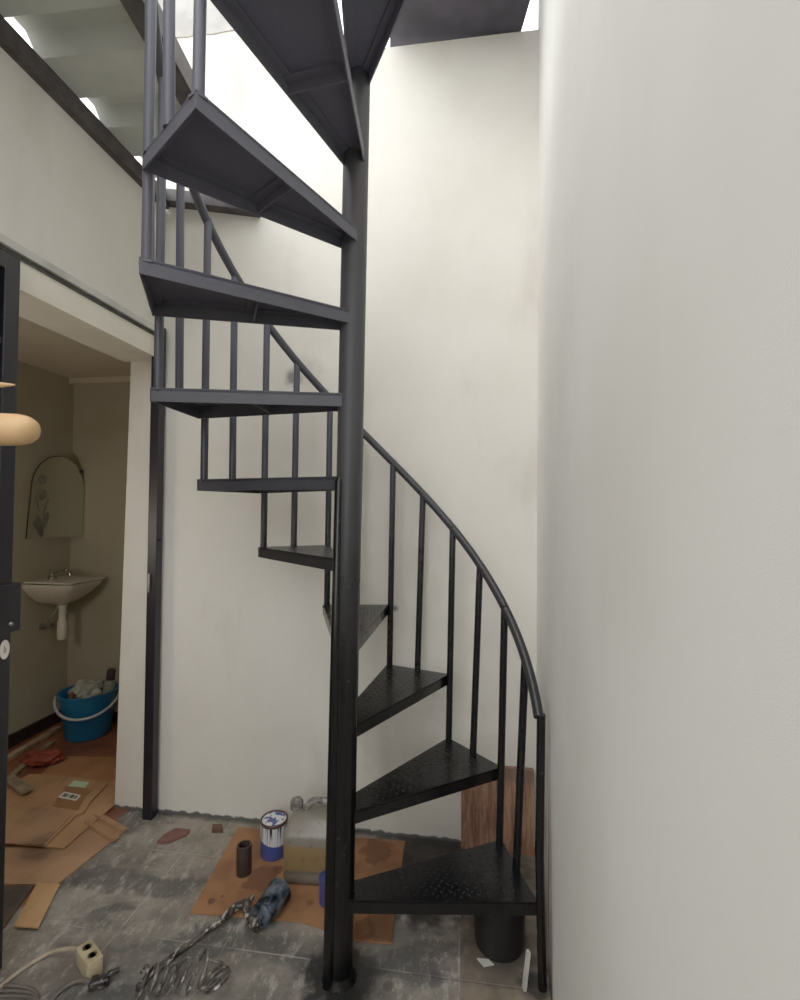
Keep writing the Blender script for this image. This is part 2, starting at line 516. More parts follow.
# left wall: above the doorway, and the stretch near the camera
bm = B()
wallbox(bm, (xl(YF), YF), (xl(2.07), 2.07), .185, 2.03, 2.575)
wallbox(bm, (xl(YF), YF), (xl(.93), .93), .185, 0, 2.03)
struct('wall_left', bm, M['wall_left'])
bm = B(); wallbox(bm, (xl(.93), .93), (xl(2.07), 2.07), .185, 1.925, 2.03)
struct('trim_1', bm, M['lintel'])
# narrow ledge over the doorway, its shadow painted as a dark strip
bm = B()
n_out = Vector((ldir.y, -ldir.x, 0))
p0 = Vector((xl(.6), .6, 0)) ; p1 = Vector((xl(2.05), 2.05, 0))
wallbox(bm, (p0 + n_out * .018)[:2], (p1 + n_out * .018)[:2], .02, 2.022, 2.045)
struct('trim_2', bm, M['conduit'])
bm = B(); wallbox(bm, (p0 + n_out * .006)[:2], (p1 + n_out * .006)[:2], .008, 2.01, 2.023)
struct('ledge_shadow_strip', bm, M['dark'])  # dark strip added as the shadow beneath the ledge
bm = B(); wallbox(bm, (xr(YF) + .02, YF), (xl(YF) - .2, YF), .1, 0, .9)
bmesh.ops.reverse_faces(bm, faces=bm.faces[:])
struct('wall_front', bm, M['wall_left'])
# floors
bm = B(); prism(bm, [(xl(YF) - .1, YF - .1), (.3, YF - .1), (xr(1.9) + .08, 1.95), (-1.03, 2.2), (xl(2.07) - .1, 2.2)], -.05, 0)
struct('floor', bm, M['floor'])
def xbl(y): return -2.03 - .135 * (2.97 - y)
def ybf(x): return 2.975 - .135 * (x + 2.04)
bm = B(); prism(bm, [(xl(YF) - .1, YF - .1), (xl(2.07) - .1, 2.2), (-1.15, 3.0), (-2.1, 3.1), (xbl(.4) - .1, .4), (-2.5, YF)], -.05, 0)
struct('floor_bathroom', bm, M['floor_bath'])
bm = B(); wallbox(bm, (xbl(.4), .4), (xbl(3.05), 3.05), .1, 0, 2.2)
struct('wall_bathroom_left', bm, M['wall_bath'])
bm = B(); wallbox(bm, (-2.2, ybf(-2.2)), (-1.1, ybf(-1.1)), .1, 0, 2.2)
struct('wall_bathroom_far', bm, M['wall_bath'])
bm = B(); wallbox(bm, (-1.1, 2.95), (-1.205, yb(-1.205) + .06), .1, 0, 2.2)
struct('wall_bathroom_right', bm, M['wall_bath'])
bm = B(); wallbox(bm, (-1.2, .45), (-2.5, .6), .1, 0, 2.2)
struct('wall_bathroom_near', bm, M['wall_bath'])
bm = B(); prism(bm, [(xl(.3) - .18, .3), (xl(2.07) - .17, 2.1), (-1.1, 3.05), (-2.2, 3.2), (xbl(.3) - .1, .3)], 2.08, 2.13)
struct('ceiling', bm, M['bath_ceiling'])
bm = B(); wallbox(bm, (-2.15, ybf(-2.15) - .04), (-1.2, ybf(-1.2) - .04), .04, 2.045, 2.08)
struct('trim_4', bm, M['bath_ceiling'])
bm = B(); wallbox(bm, (xbl(.5) + .012, .5), (xbl(2.98) + .012, 2.98), .012, 0, .068)
struct('baseboard_bathroom_left', bm, M['baseb'])
bm = B(); wallbox(bm, (-2.04, ybf(-2.04) - .012), (-1.2, ybf(-1.2) - .012), .012, 0, .06)
struct('baseboard_bathroom_far', bm, M['baseb'])
# unpainted strip on top of the back wall, left part, ragged lower edge
bm = B()
xs = [-1.21 + i * .02 for i in range(45)]
lo = [3.345 + .02 * mnoise.noise(Vector((x * 14, 0, 3))) for x in xs]
off = -.004
for i in range(len(xs) - 1):
    x0, x1 = xs[i], xs[i + 1]
    q = [Vector((x0, yb(x0) + off, lo[i])), Vector((x1, yb(x1) + off, lo[i + 1])), Vector((x1, yb(x1) + .1, lo[i + 1])), Vector((x0, yb(x0) + .1, lo[i]))]
    hexa(bm, q + [Vector((v.x, v.y, 3.6)) for v in q])
bmesh.ops.remove_doubles(bm, verts=bm.verts[:], dist=1e-5)
struct('trim_5', bm, M['parapet'])

# roof edge over the left wall: beam on the wall, outer beam, rafter on the back wall, corrugated sheet
bm = B(); pa = Vector((xl(YF), YF, 0)); pb = Vector((xl(2.05), 2.05, 0))
wallbox(bm, (pa + n_out * .03)[:2], (pb + n_out * .03)[:2], .055, 2.575, 2.635)
tag(ob('roof_beam', bm, M['roofsteel']), 'dark steel roof beam lying along the top of the left wall', 'roof beam')
oo = .44
bm = B(); q0 = pa + n_out * oo; q1 = pb + n_out * oo
wallbox(bm, (-.752, YF), (-.662, 1.99), .06, 2.615, 2.69)
tag(ob('roof_beam', bm, M['roofsteel']), 'dark outer roof beam at the free edge of the roof sheet, passing behind the stair balusters', 'roof beam')
bm = B()
xa, xb_ = -1.025, -.60
q = [Vector((xa, yb(xa) - .05, 2.655)), Vector((xb_, yb(xb_) - .05, 2.575)), Vector((xb_, yb(xb_), 2.575)), Vector((xa, yb(xa), 2.655))]
q = [v - Vector((0, 0, .055)) for v in q]
hexa(bm, q + [v + Vector((0, 0, .05)) for v in q])
tag(ob('rafter', bm, M['roofsteel']), 'short dark sloping rafter fixed across the back wall behind the stair', 'rafter')
# sheet: trapezoid ribs crossing the beam
bm = B()
per, hz = .265, .045
prof = []
s = YF
L = 3.08
k = 0
base_s = (Vector((xl(1.635), 1.635, 0)) - pa).dot(ldir)
s0 = base_s - math.floor(base_s / per) * per - per
ss = s0
while ss < L:
    prof += [(ss - .062, 0), (ss - .02, hz), (ss + .02, hz), (ss + .062, 0)]
    ss += per
prof = [(min(max(a, 0), L), h) for a, h in prof]
for th in (0,):
    rows = []
    for d, dz in ((.004, .0), (.15, -.004), (.40, -.012)):
        rows.append([bm.verts.new(pa + ldir * a + n_out * d + Vector((0, 0, 2.648 + h + dz))) for a, h in prof])
    for r0, r1 in zip(rows, rows[1:]):
        for i in range(len(prof) - 1):
            if (r0[i].co - r0[i + 1].co).length > 1e-4:
                bm.faces.new((r0[i], r0[i + 1], r1[i + 1], r1[i]))
o = ob('roof_sheet', bm, M['sheet'])
md = o.modifiers.new('thick', 'SOLIDIFY'); md.thickness = .002
tag(o, 'pale corrugated roof sheet over the left wall, daylight showing under its ribs', 'roof sheet')
# dark slab over the far right of the yard, resting on the back wall
bm = B()
xa, xb_ = -.06, .464
dy = Vector((.02, -.5, 0))
za, zb = 3.235, 3.195
q = [Vector((xa, yb(xa), za)) + dy, Vector((xb_, yb(xb_), zb)) + dy, Vector((xb_, yb(xb_) + .06, zb)), Vector((xa, yb(xa) + .06, za))]
hexa(bm, q + [v + Vector((0, 0, .14)) for v in q])
slab = tag(ob('overhead_slab', bm, M['topbeam']), 'dark grey slab jutting out overhead from the top of the back wall at right', 'slab')
# ------------------------------------------------------------------ spiral staircase
PX, PY, R, A0, ST, W, LEAN, RISE = -.1555, 1.3549, .5362, -.0524, .4755, .4743, .0091, .23
def axis(z): return Vector((PX + LEAN * z, PY, z))
def pol(z, r, a): return axis(z) + Vector((r * math.cos(a), r * math.sin(a), 0))
def rail_z(a): return .734 + .249 * (a - A0) / ST
stair = thing('spiral_staircase', 'black steel spiral staircase with wedge treads and curved handrail around a central pole', 'staircase', axis(0))
bm = B(); tube(bm, [axis(-.0), axis(1.0), axis(2.0), axis(3.1)], .0365, 32)
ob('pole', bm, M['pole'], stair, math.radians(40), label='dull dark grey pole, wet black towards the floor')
bm = B()
an = math.radians(222)
tube(bm, [pol(.0, .036, an), pol(.7, .0355, an), pol(1.365, .0345, an), pol(1.375, .033, an)], [.016, .0145, .0125, .008], 16)
ob('stiffener', bm, M['stiff'], stair, math.radians(40), label='glossy wet black bar on the lower half of the pole')
bm = B(); lathe(bm, [(.036, .022), (.040, .012), (.046, .004), (.048, .0), (.0, .0)], axis(0), 32)
ob('base_flange', bm, M['stiff'], stair, math.radians(40))

def inside(poly, x, y, mrg):
    for i in range(len(poly)):
        a, b = poly[i], poly[(i + 1) % len(poly)]
        e = Vector((b[0] - a[0], b[1] - a[1])); l = e.length
        if (e.x * (y - a[1]) - e.y * (x - a[0])) / l < mrg: return False
    return True

def bar(bm, p, q, th, h, ztop, inward):
    # flat bar on edge, from p to q, thickness towards 'inward'
    d = (q - p).normalized(); n = Vector((-d.y, d.x, 0))
    if n.dot(inward) < 0: n = -n
    pts = [p, q, q + n * th, p + n * th]
    hexa(bm, [Vector((v.x, v.y, ztop - h)) for v in pts] + [Vector((v.x, v.y, ztop)) for v in pts])

for nn in range(1, 12):
    z = nn * RISE
    aF = A0 + (nn - 1) * ST; aB = aF + W; ac = (aF + aB) / 2
    c = axis(z); u = Vector((math.cos(ac), math.sin(ac), 0)); v = Vector((-u.y, u.x, 0))
    hi = .030
    iF = c + u * .012 - v * hi; iB = c + u * .012 + v * hi
    oF = pol(z, R, aF); oB = pol(z, R, aB)
    poly = [iF, oF, oB, iB]
    cen = (oF + oB + c) / 3
    fr = B()
    for i, (p, q) in enumerate(((iF, oF), (oF, oB), (oB, iB))):
        mid = (p + q) / 2
        bar(fr, p, q, .004, .034, z - .003, cen - mid)
        bar(fr, p, q, .024, .004 + .0006 * i, z - .003, cen - mid)      # horizontal leg of the angle iron
    tr = ob('tread', fr, M['tread'], stair, label=('glossy wet black tread' if nn <= 3 else 'dull dark grey tread seen from below' if nn >= 7 else None))
    pl = B(); prism(pl, [p[:2] for p in poly], z - .003, z)
    if nn <= 5:
        p2 = [((p - c).dot(u), (p - c).dot(v)) for p in poly]
        g = .0165
        for i in range(1, 40):
            for j in range(-20, 21):
                x, y = i * g * .75, j * g * .75
                if (i + j) % 2 or not inside(p2, x, y, .011): continue
                t45 = PI / 4 if (i // 1) % 2 else -PI / 4
                dx, dy = math.cos(t45), math.sin(t45)
                for_pts = []
                for du, dv, dh in ((-.0085, 0, 0), (0, -.0032, 0), (.0085, 0, 0), (0, .0032, 0), (-.004, 0, .0008), (.004, 0, .0008)):
                    lx, ly = x + du * dx - dv * dy, y + du * dy + dv * dx
                    for_pts.append(pl.verts.new(c + u * lx + v * ly + Vector((0, 0, dh - .0001))))
                q = for_pts
                for f in ((0, 1, 4), (1, 5, 4), (1, 2, 5), (2, 3, 5), (3, 4, 5), (3, 0, 4)):
                    pl.faces.new([q[k] for k in f])
    ob('tread_plate', pl, M['plate'], tr)
    br = B()
    def edge_at(p, q, r):
        # point on edge p-q at radial distance r along u
        a = (p - c).dot(u); b = (q - c).dot(u)
        return p.lerp(q, (r - a) / (b - a))
    e1 = edge_at(iF, oF, .262); e2 = edge_at(iB, oB, .262)
    bar(br, e1, e2, .004, .03, z - .003, u)
    bar(br, e1, e2, .024, .0062, z - .003, u)
    ob('cross_brace', br, M['tread'], tr)

for k in range(0, 19):
    a = A0 + k * ST / 2
    zt = rail_z(a)
    zf = 0.0 if k == 0 else (k // 2 if k % 2 == 0 else (k + 1) // 2) * RISE
    rr = R - .004
    bm = B()
    if k == 0:
        rr = R + .004
        foot = pol(0, R + .012, a); foot.x += .004
        tube(bm, [foot, pol(.35, rr, a), pol(zt, rr, a)], .0118, 14)
    else:
        if k % 2: tube(bm, [pol(zf - .004, R * math.cos(W / 2) - .006, a - .008), pol(zt, rr + .002, a - .012)], .0118, 14)
        else: tube(bm, [pol(zf - .004, R - .016, a - .026), pol(zt, rr - .002, a - .02)], .0118, 14)
    ob('baluster', bm, M['tube'], stair, math.radians(40), label='front baluster reaching down to the floor' if k == 0 else None)
bm = B()
pts = []
NA = 150
for i in range(NA + 1):
    a = A0 - .012 + (10.2 * ST + .012) * i / NA
    pts.append(pol(rail_z(a), R - .004, a))
tube(bm, pts, .0142, 16)
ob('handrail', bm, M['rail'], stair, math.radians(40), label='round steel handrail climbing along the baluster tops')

# ------------------------------------------------------------------ gate post, gate leaf
post = thing('gate_post', 'dark steel gate post standing at the corner beside the doorway', 'post', Vector((-1.03, 2.03, 0)))
pc = Vector((-1.03, 2.032, 0))
bm = B(); box(bm, pc + Vector((0, 0, 1.028)), (.042, .04, 2.056), TH, bevel=.003)
ob('tube', bm, M['navy'], post)
bm = B(); box(bm, at(149.5, 583, 2.01) + Vector((-.0, .004, 0)), (.008, .02, .075), TH)
ob('strike_plate', bm, M['steel'], post)
bm = B(); tube(bm, [pc + bdir * .02 + Vector((0, -.01, 1.155)), pc + bdir * .034 + Vector((0, -.01, 1.155))], .006, 10)
ob('bolt', bm, M['navy'], post)

gx = lambda y: xl(y) + .03
gate = thing('steel_gate', 'navy black steel gate leaf with a lock box at the left edge', 'gate', Vector((gx(1.1), 1.1, 0)))
ye = 1.352
g0 = Vector((gx(.80), .80, 0)); g1 = Vector((gx(ye), ye, 0)); GL = (g1 - g0).length
ga = math.atan2((g1 - g0).y, (g1 - g0).x)
def gbox(bm, s0, s1, z0, z1, t=.035, off=0., bevel=.003):
    cc = g0 + (g1 - g0).normalized() * ((s0 + s1) / 2) + n_out * off + Vector((0, 0, (z0 + z1) / 2))
    box(bm, cc, (abs(s1 - s0), t, z1 - z0), ga, bevel=bevel)
bm = B()
GT = 1.985
gbox(bm, GL - .045, GL, .02, GT); gbox(bm, 0, .045, .02, GT); gbox(bm, .045, GL - .045, GT - .045, GT); gbox(bm, .045, GL - .045, .02, .065)
ob('gate_frame', bm, M['navy'], gate)
bm = B(); gbox(bm, .045, GL - .045, .065, GT - .045, .006, -.008, 0)
ob('gate_panel', bm, M['navy_panel'], gate)
bm = B(); gbox(bm, .045, GL - .045, 1.73, 1.75, .025, 0)
ob('rail', bm, M['navy'], gate)
bm = B(); gbox(bm, GL - .085, GL - .06, .1, GT - .06, .02, .002)
ob('inner_stile', bm, M['navy'], gate)
bm = B()
zl0, zl1 = .94, 1.075
gbox(bm, GL - .1, GL + .014, zl0, zl1, .05, .008, .004)
lock = ob('lock_box', bm, M['navy'], gate)
bm = B(); cc = g0 + ldir * (GL - .018) + n_out * .036 + Vector((0, 0, .965))
lathe(bm, [(0.0, .003), (.004, .003), (.006, 0), (.006, -.008)], cc, 16, n_out)
ob('keyhole', bm, M['steel'], lock, True)
bm = B()
cc = at(1.5, 648, 1.372)
st = []
prof = [(math.cos(2 * PI * i / 28) * .014, math.sin(2 * PI * i / 28) * .026) for i in range(28)]
f0 = [bm.verts.new(g0 + ldir * (GL - .02 + x) + n_out * .0185 + Vector((0, 0, .895 + y))) for x, y in prof]
f1 = [bm.verts.new(v.co + n_out * .001) for v in f0]
bm.faces.new(f1); bm.faces.new(f0[::-1])
for i in range(28): bm.faces.new((f0[i], f0[(i + 1) % 28], f1[(i + 1) % 28], f1[i]))
stk = ob('sticker', bm, M['label_w'], gate)
bm = B()
for x, y, h in ((-.002, 0, .02), (.003, -.003, .012)):
    box(bm, g0 + ldir * (GL - .02 + x) + n_out * .0198 + Vector((0, 0, .895 + y)), (.0018, .0006, h), ga)
ob('print', bm, M['ink'], stk)

# ------------------------------------------------------------------ wooden poles jutting in from the left
YP = .62
bm = B()
tip = at(36, 430, YP); wl = Vector((xl(YP) - .0, YP + .0, tip.z + .004))
d = (tip - wl)
prof = [(0, .0212), (.3, .0214), (.6, .0216), (.8, .0215), (.93, .0212), (.97, .0203), (.985, .0180), (.995, .0135), (1., .007)]
tube(bm, [wl + d * f for f, r in prof], [r for f, r in prof], 24)
tag(ob('wooden_pole', bm, M['wood'], smooth=math.radians(50)), 'thick pale wooden pole with a rounded end jutting in at the left edge', 'wooden pole')
bm = B()
tip = at(15, 385, YP); wl = Vector((xl(YP), YP, tip.z))
d = tip - wl
tube(bm, [wl, wl + d * .9, wl + d * .96, tip], [.0085, .0075, .005, .001], 10)
tag(ob('wooden_stick', bm, M['wood2'], smooth=math.radians(50)), 'thin wooden stick with a pointed tip above the thick wooden pole', 'stick')

# ------------------------------------------------------------------ bathroom fittings
SK = .86
SS = .9
sink = thing('wall_sink', 'small off-white ceramic wall basin below the arched mirror', 'sink', Vector((-2.06, 2.78, SK)))
sa = ldir; sb = n_out            # along the wall / out of the wall
sc = Vector((xbl(2.80), 2.80, 0))
def sp(a, o, z): return sc + sa * a * SS + sb * o * SS + Vector((0, 0, z))
def ring(hw, o0, o1, z, rnd, n=9):
    # rounded rectangle, back corners square, front corners rounded
    pts = [sp(-hw, o0, z), ]
    out = [(-hw, o0)]
    cpts = []
    for k in range(n):
        th = PI + (PI / 2) * k / (n - 1)   # left front corner
        cpts.append((-hw + rnd + rnd * math.cos(th), o1 - rnd - rnd * math.sin(th) * 1.0))
    for k in range(n):
        th = PI / 2 - (PI / 2) * k / (n - 1)
        cpts.append((hw - rnd + rnd * math.cos(th), o1 - rnd + rnd * math.sin(th)))
    res = [(-hw, o0)] + cpts + [(hw, o0)]
    return [sp(a, o, z) for a, o in res]
def skin(bm, rings, cap0=True, cap1=True):
    vs = [[bm.verts.new(p) for p in r] for r in rings]
    n = len(vs[0])
    for a, b in zip(vs, vs[1:]):
        for k in range(n):
            bm.faces.new((a[k], a[(k + 1) % n], b[(k + 1) % n], b[k]))
    if cap0: bm.faces.new(vs[0][::-1])
    if cap1: bm.faces.new(vs[-1])
bm = B()
skin(bm, [ring(.045, .06, .16, SK - .13, .04), ring(.09, .03, .21, SK - .105, .06), ring(.135, .01, .27, SK - .06, .07), ring(.155, .0, .30, SK - .025, .06),
          ring(.16, .0, .305, SK - .004, .05), ring(.158, .0, .303, SK, .05), ring(.125, .085, .275, SK - .003, .06), ring(.10, .10, .24, SK - .06, .06), ring(.05, .12, .19, SK - .085, .03)])
ob('basin', bm, M['ceramic'], sink, math.radians(50))
bm = B()
skin(bm, [ring(.150, .0, .315, SK + .006, .012), ring(.150, .0, .315, SK + .014, .012)])
ob('cover_board', bm, M['pvc'], sink, label='flat pale board lying over the basin top')
bm = B()
fz = SK + .014
lathe(bm, [(.022, 0), (.022, .012), (.014, .02), (.013, .045), (.016, .05), (.01, .06), (0, .062)], sp(-.02, .07, fz), 20)
fa = ob('tap_body', bm, M['chrome'], sink, math.radians(40))
bm = B(); tube(bm, spline([sp(-.02, .07, fz + .034), sp(-.01, .12, fz + .045), sp(0, .17, fz + .038), sp(0, .18, fz + .02)], 6), .008, 12)
ob('spout', bm, M['chrome'], fa, True)
bm = B(); tube(bm, [sp(.02, .075, fz + .03), sp(.06, .085, fz + .035)], .005, 10); box(bm, sp(.065, .086, fz + .036), (.018, .03, .014), TH, bevel=.004)
lathe(bm, [(.0, .015), (.014, .012), (.016, 0), (.014, -.012), (0, -.015)], sp(.07, .09, fz + .04), 14)
ob('tap_handle', bm, M['chrome'], fa, True)
bm = B()
dp = sp(-.0, .13, 0)
lathe(bm, [(.0, .53), (.021, .53), (.024, .545), (.024, .63), (.018, .645), (.018, .71), (.022, .712), (.024, SK - .13), (.0, SK - .13)], dp, 20)
tube(bm, spline([dp + Vector((0, 0, .67)), dp + sa * .05 - sb * .03 + Vector((0, 0, .675)), dp + sa * .09 - sb * .1 + Vector((0, 0, .685)), Vector((dp.x, dp.y, .69)) + sa * .1 - sb * .13], 6), .012, 12)
ob('drain_trap', bm, M['pvc'], sink, math.radians(40))
vb = Vector((xbl(2.79), 2.79, .60))
valve = thing('angle_valve', 'small metal stop valve with hose on the wall under the sink', 'valve', vb)
bm = B(); lathe(bm, [(.02, 0), (.02, .004), (.009, .008), (.009, .045), (0, .046)], vb, 16, sb); lathe(bm, [(.014, 0), (.014, .03), (0, .031)], vb + sb * .04 - sa * .0, 12, sa)
ob('valve_body', bm, M['steel'], valve, math.radians(40))
bm = B(); tube(bm, spline([vb + sb * .04 + Vector((0, 0, .0)), vb + sb * .045 + Vector((0, 0, .05)), vb + sb * .08 + sa * .02 + Vector((0, 0, .1)), sp(-.01, .1, SK - .115)], 8), .006, 10)
ob('hose', bm, M['steel'], valve, True)

# arched mirror hung across the corner
mA = Vector((xbl(2.69) + .006, 2.69, 0)); mB = Vector((-1.945, ybf(-1.945) - .006, 0))
mu = (mB - mA).normalized(); mn = Vector((mu.y, -mu.x, 0)); mw = (mB - mA).length
mz0, mh = 1.11, .475
mir = thing('arched_mirror', 'frameless arched wall mirror above the sink with an etched flower', 'mirror', (mA + mB) / 2 + Vector((0, 0, mz0)))
arch = [(-.022, 0), (mw, 0)]
for i in range(25):
    th = PI * i / 24
    arch.append((mw / 2 + mw / 2 * math.cos(th) * (1 - .0 * math.sin(th)), mh - .19 + .19 * math.sin(th)))
def mpt(x, z, o): return mA + mu * x + mn * o + Vector((0, 0, mz0 + z))
bm = B()
f0 = [bm.verts.new(mpt(x, z, 0)) for x, z in arch]; f1 = [bm.verts.new(mpt(x, z, .005)) for x, z in arch]
bm.faces.new(f0); bm.faces.new(f1)
for i in range(len(arch)):
    j = (i + 1) % len(arch); bm.faces.new((f0[i], f0[j], f1[j], f1[i]))
ob('mirror_glass', bm, M['mirror'], mir)
bm = B()
left_gap_shadow = [mpt(-.022, 0, .002)] + [mpt(x - .001, z, .002) for x, z in arch[:13:-1]]
tube(bm, left_gap_shadow, .0035, 8)  # dark strip drawn in as the shadow gap beside the mirror
ob('mirror_edge', bm, M['mirror_edge'], mir, True)
def petal(bm, cx, cz, rx, rz, rot=0.):
    v = []
    for i in range(18):
        th = 2 * PI * i / 18
        x, z = rx * math.cos(th), rz * math.sin(th)
        v.append(bm.verts.new(mpt(cx - .03 + x * math.cos(rot) - z * math.sin(rot), cz + x * math.sin(rot) + z * math.cos(rot), .0056)))
    bm.faces.new(v)
for cx, cz, r in ((.085, .335, .022), (.085, .25, .026)):
    bm = B()
    v = []
    for i in range(60):
        th = 2 * PI * i / 60
        q = r * (.78 + .3 * abs(math.sin(th * 2.5)))
        v.append(bm.verts.new(mpt(cx - .03 + q * math.cos(th), cz + q * 1.2 * math.sin(th), .0056)))
    bm.faces.new(v)
    ob('etched_flower', bm, M['etch'], mir)
for q in ((.062, .19, .005, .05, .3), (.105, .18, .006, .055, -.25), (.075, .07, .017, .07, .2), (.1, .09, .016, .06, -.3), (.06, .06, .012, .05, .5)):
    bm = B(); petal(bm, *q); ob('etched_leaf', bm, M['etch'], mir)
bm = B(); lathe(bm, [(0, .012), (.009, .01), (.011, 0)], mpt(mw * .93, mh - .08, .005), 12, mn)
ob('mirror_clip', bm, M['mirror_edge'], mir, True)

# blue bucket with rags
bc = Vector((-1.762, 2.765, 0.0))
bz = .004
bk = thing('bucket', 'blue plastic bucket with a pale bail handle on the bathroom floor', 'bucket', bc + Vector((0, 0, bz)))
bm = B(); lathe(bm, [(0, bz), (.108, bz), (.112, bz + .006), (.14, .232), (.148, .234), (.15, .25), (.143, .252), (.136, .236), (.108, bz + .012), (0, bz + .01)], bc, 40)
ob('bucket_body', bm, M['blue'], bk, math.radians(40))
ba = Vector((.93, .37, 0)).normalized(); bn = Vector((ba.y, -ba.x, 0))
bm = B()
pts = []
for i in range(25):
    th = PI * i / 24
    pts.append(bc + ba * (-math.cos(th)) * .158 + bn * (.165 * math.sin(th)) + Vector((0, 0, .232 - .085 * math.sin(th))))
tube(bm, pts, .0068, 10)
ob('bail_handle', bm, M['bail'], bk, True, label='pale curved handle hanging over the front')
bm = B(); blob(bm, bc + Vector((-.022, .02, .228)), (.07, .072, .062), 3, .5, 7)
tag(ob('rag', bm, M['rag'], smooth=True), 'crumpled grey-green cloth heaped in the blue bucket', 'rag')
bm = B(); blob(bm, bc + Vector((-.03, -.098, .238)), (.018, .015, .03), 5, .5, 7)
tag(ob('rag', bm, M['brownrag'], smooth=True), 'small brown cloth scrap tucked in the front of the blue bucket', 'rag')
jc = Vector((-1.667, 2.79, .20)); jx = Vector((.08, .05, 1)).normalized()
jug = thing('bottle', 'grey-green bottle with a dark cap poking out of the blue bucket beside the door jamb', 'bottle', jc)
bm = B(); lathe(bm, [(0, .0), (.028, 0), (.031, .006), (.031, .075), (.026, .092), (.016, .10), (.0, .10)], jc, 24, jx)
ob('bottle_body', bm, M['jug'], jug, math.radians(40))
bm = B(); lathe(bm, [(.0, .098), (.022, .098), (.023, .105), (.023, .15), (.018, .158), (0, .158)], jc, 20, jx)
ob('bottle_cap', bm, M['jugdark'], jug, math.radians(40))
bm = B(); c0 = fl(44, 758, .03); blob(bm, c0, (.085, .05, .032), 9, .5, 6, floor_z=.012)
tag(ob('plastic_bag', bm, M['redbag'], smooth=True), 'crumpled red plastic bag lying beside the wooden battens', 'bag')
def plank(p, q, w, h, z, mat, label, name='batten'):
    p = Vector(p); q = Vector(q); d = q - p; bm = B()
    box(bm, (p + q) / 2 + Vector((0, 0, z + h / 2)), (d.length, w, h), math.atan2(d.y, d.x), bevel=.002)
    return tag(ob(name, bm, mat), label, 'wooden batten')
plank(fl(-5, 768), fl(58, 730), .035, .022, 0, M['batten'], 'pale wooden batten lying along the dark skirting')
plank(fl(6, 783), fl(52, 744), .03, .018, 0, M['batten2'], 'greyed wooden batten lying between the pale batten and the red bag')
plank(fl(6, 782, .02), fl(27, 797, .02), .045, .014, .019, M['batten2'], 'short greyed wooden offcut lying across the batten end by the gate')

# ------------------------------------------------------------------ cardboard on the floor
def sheet(px, z, th, mat, label, name='cardboard_sheet', cat='cardboard'):
    bm = B(); pts = [fl(x, y, z + th) for x, y in px]
    area = sum(pts[i].x * pts[(i + 1) % len(pts)].y - pts[(i + 1) % len(pts)].x * pts[i].y for i in range(len(pts)))
    if area < 0: pts = pts[::-1]
    prism(bm, [p[:2] for p in pts], z, z + th)
    return tag(ob(name, bm, mat), label, cat)
sheet([(-40, 884), (57, 884), (128, 828), (94, 812), (50, 800), (-40, 830)], .001, .006, M['card_b'], 'largest tan cardboard sheet, its long edge running out onto the courtyard tiles')
# ridges of the folded flap
o = sheet([(36, 779), (60, 756), (117, 757), (119, 781), (80, 790)], .001, .006, M['card_c'], 'orange-brown cardboard sheet nearest the blue bucket')
sheet([(45, 846), (64, 848), (119, 800), (119, 777), (105, 785), (70, 812)], .0085, .006, M['card_a'], 'long narrow cardboard strip along the right edge of the labelled flattened carton')
carton = thing('flattened_carton', 'flattened cardboard carton with two paper labels on top', 'cardboard', fl(45, 815))
bm = B()
zc = .016
def poly_px(px, z0, z1):
    pts = [fl(x, y, z1) for x, y in px]
    area = sum(pts[i].x * pts[(i + 1) % len(pts)].y - pts[(i + 1) % len(pts)].x * pts[i].y for i in range(len(pts)))
    if area < 0: pts = pts[::-1]
    prism(bm, [p[:2] for p in pts], z0, z1)
poly_px([(-40, 838), (45, 845), (76, 815), (84, 812), (90, 802), (108, 783), (82, 778), (60, 775), (30, 774), (-10, 795)], zc, zc + .008)
ob('carton_panel', bm, M['card_a'], carton)
bm = B(); poly_px([(-10, 842), (43, 844.5), (74, 813), (40, 806), (28, 808), (20, 818), (4, 832)], zc + .0085, zc + .012)
ob('carton_flap', bm, M['card_b'], carton)
bm = B(); poly_px([(52, 806), (78, 810), (86, 795), (92, 790), (66, 786)], zc + .0085, zc + .0095)
ob('packing_tape', bm, M['tape'], carton, label='darker brown tape band under the labels')
bm = B(); poly_px([(68, 786), (85, 787.5), (89, 782), (74, 780.5)], zc + .0097, zc + .0107)
ob('label_sticker', bm, M['label_g'], carton, label='pale green paper label')
bm = B(); poly_px([(58, 797), (76, 800.5), (81, 795), (64, 791.5)], zc + .0097, zc + .0107)
lw = ob('label_sticker', bm, M['label_w'], carton, label='white paper label with barcode print')
bm = B()
for i in range(9):
    f = .12 + i * .085
    w = random.choice((.6, 1., 1.5))
    a0 = Vector((58, 797)).lerp(Vector((76, 800.5)), f); b0 = Vector((64, 791.5)).lerp(Vector((81, 795)), f)
    p, q = a0.lerp(b0, .22), a0.lerp(b0, .8)
    poly_px([p, p + Vector((w, w * .2)), q + Vector((w, w * .2)), q], zc + .0107, zc + .0112)
ob('barcode', bm, M['ink'], lw)
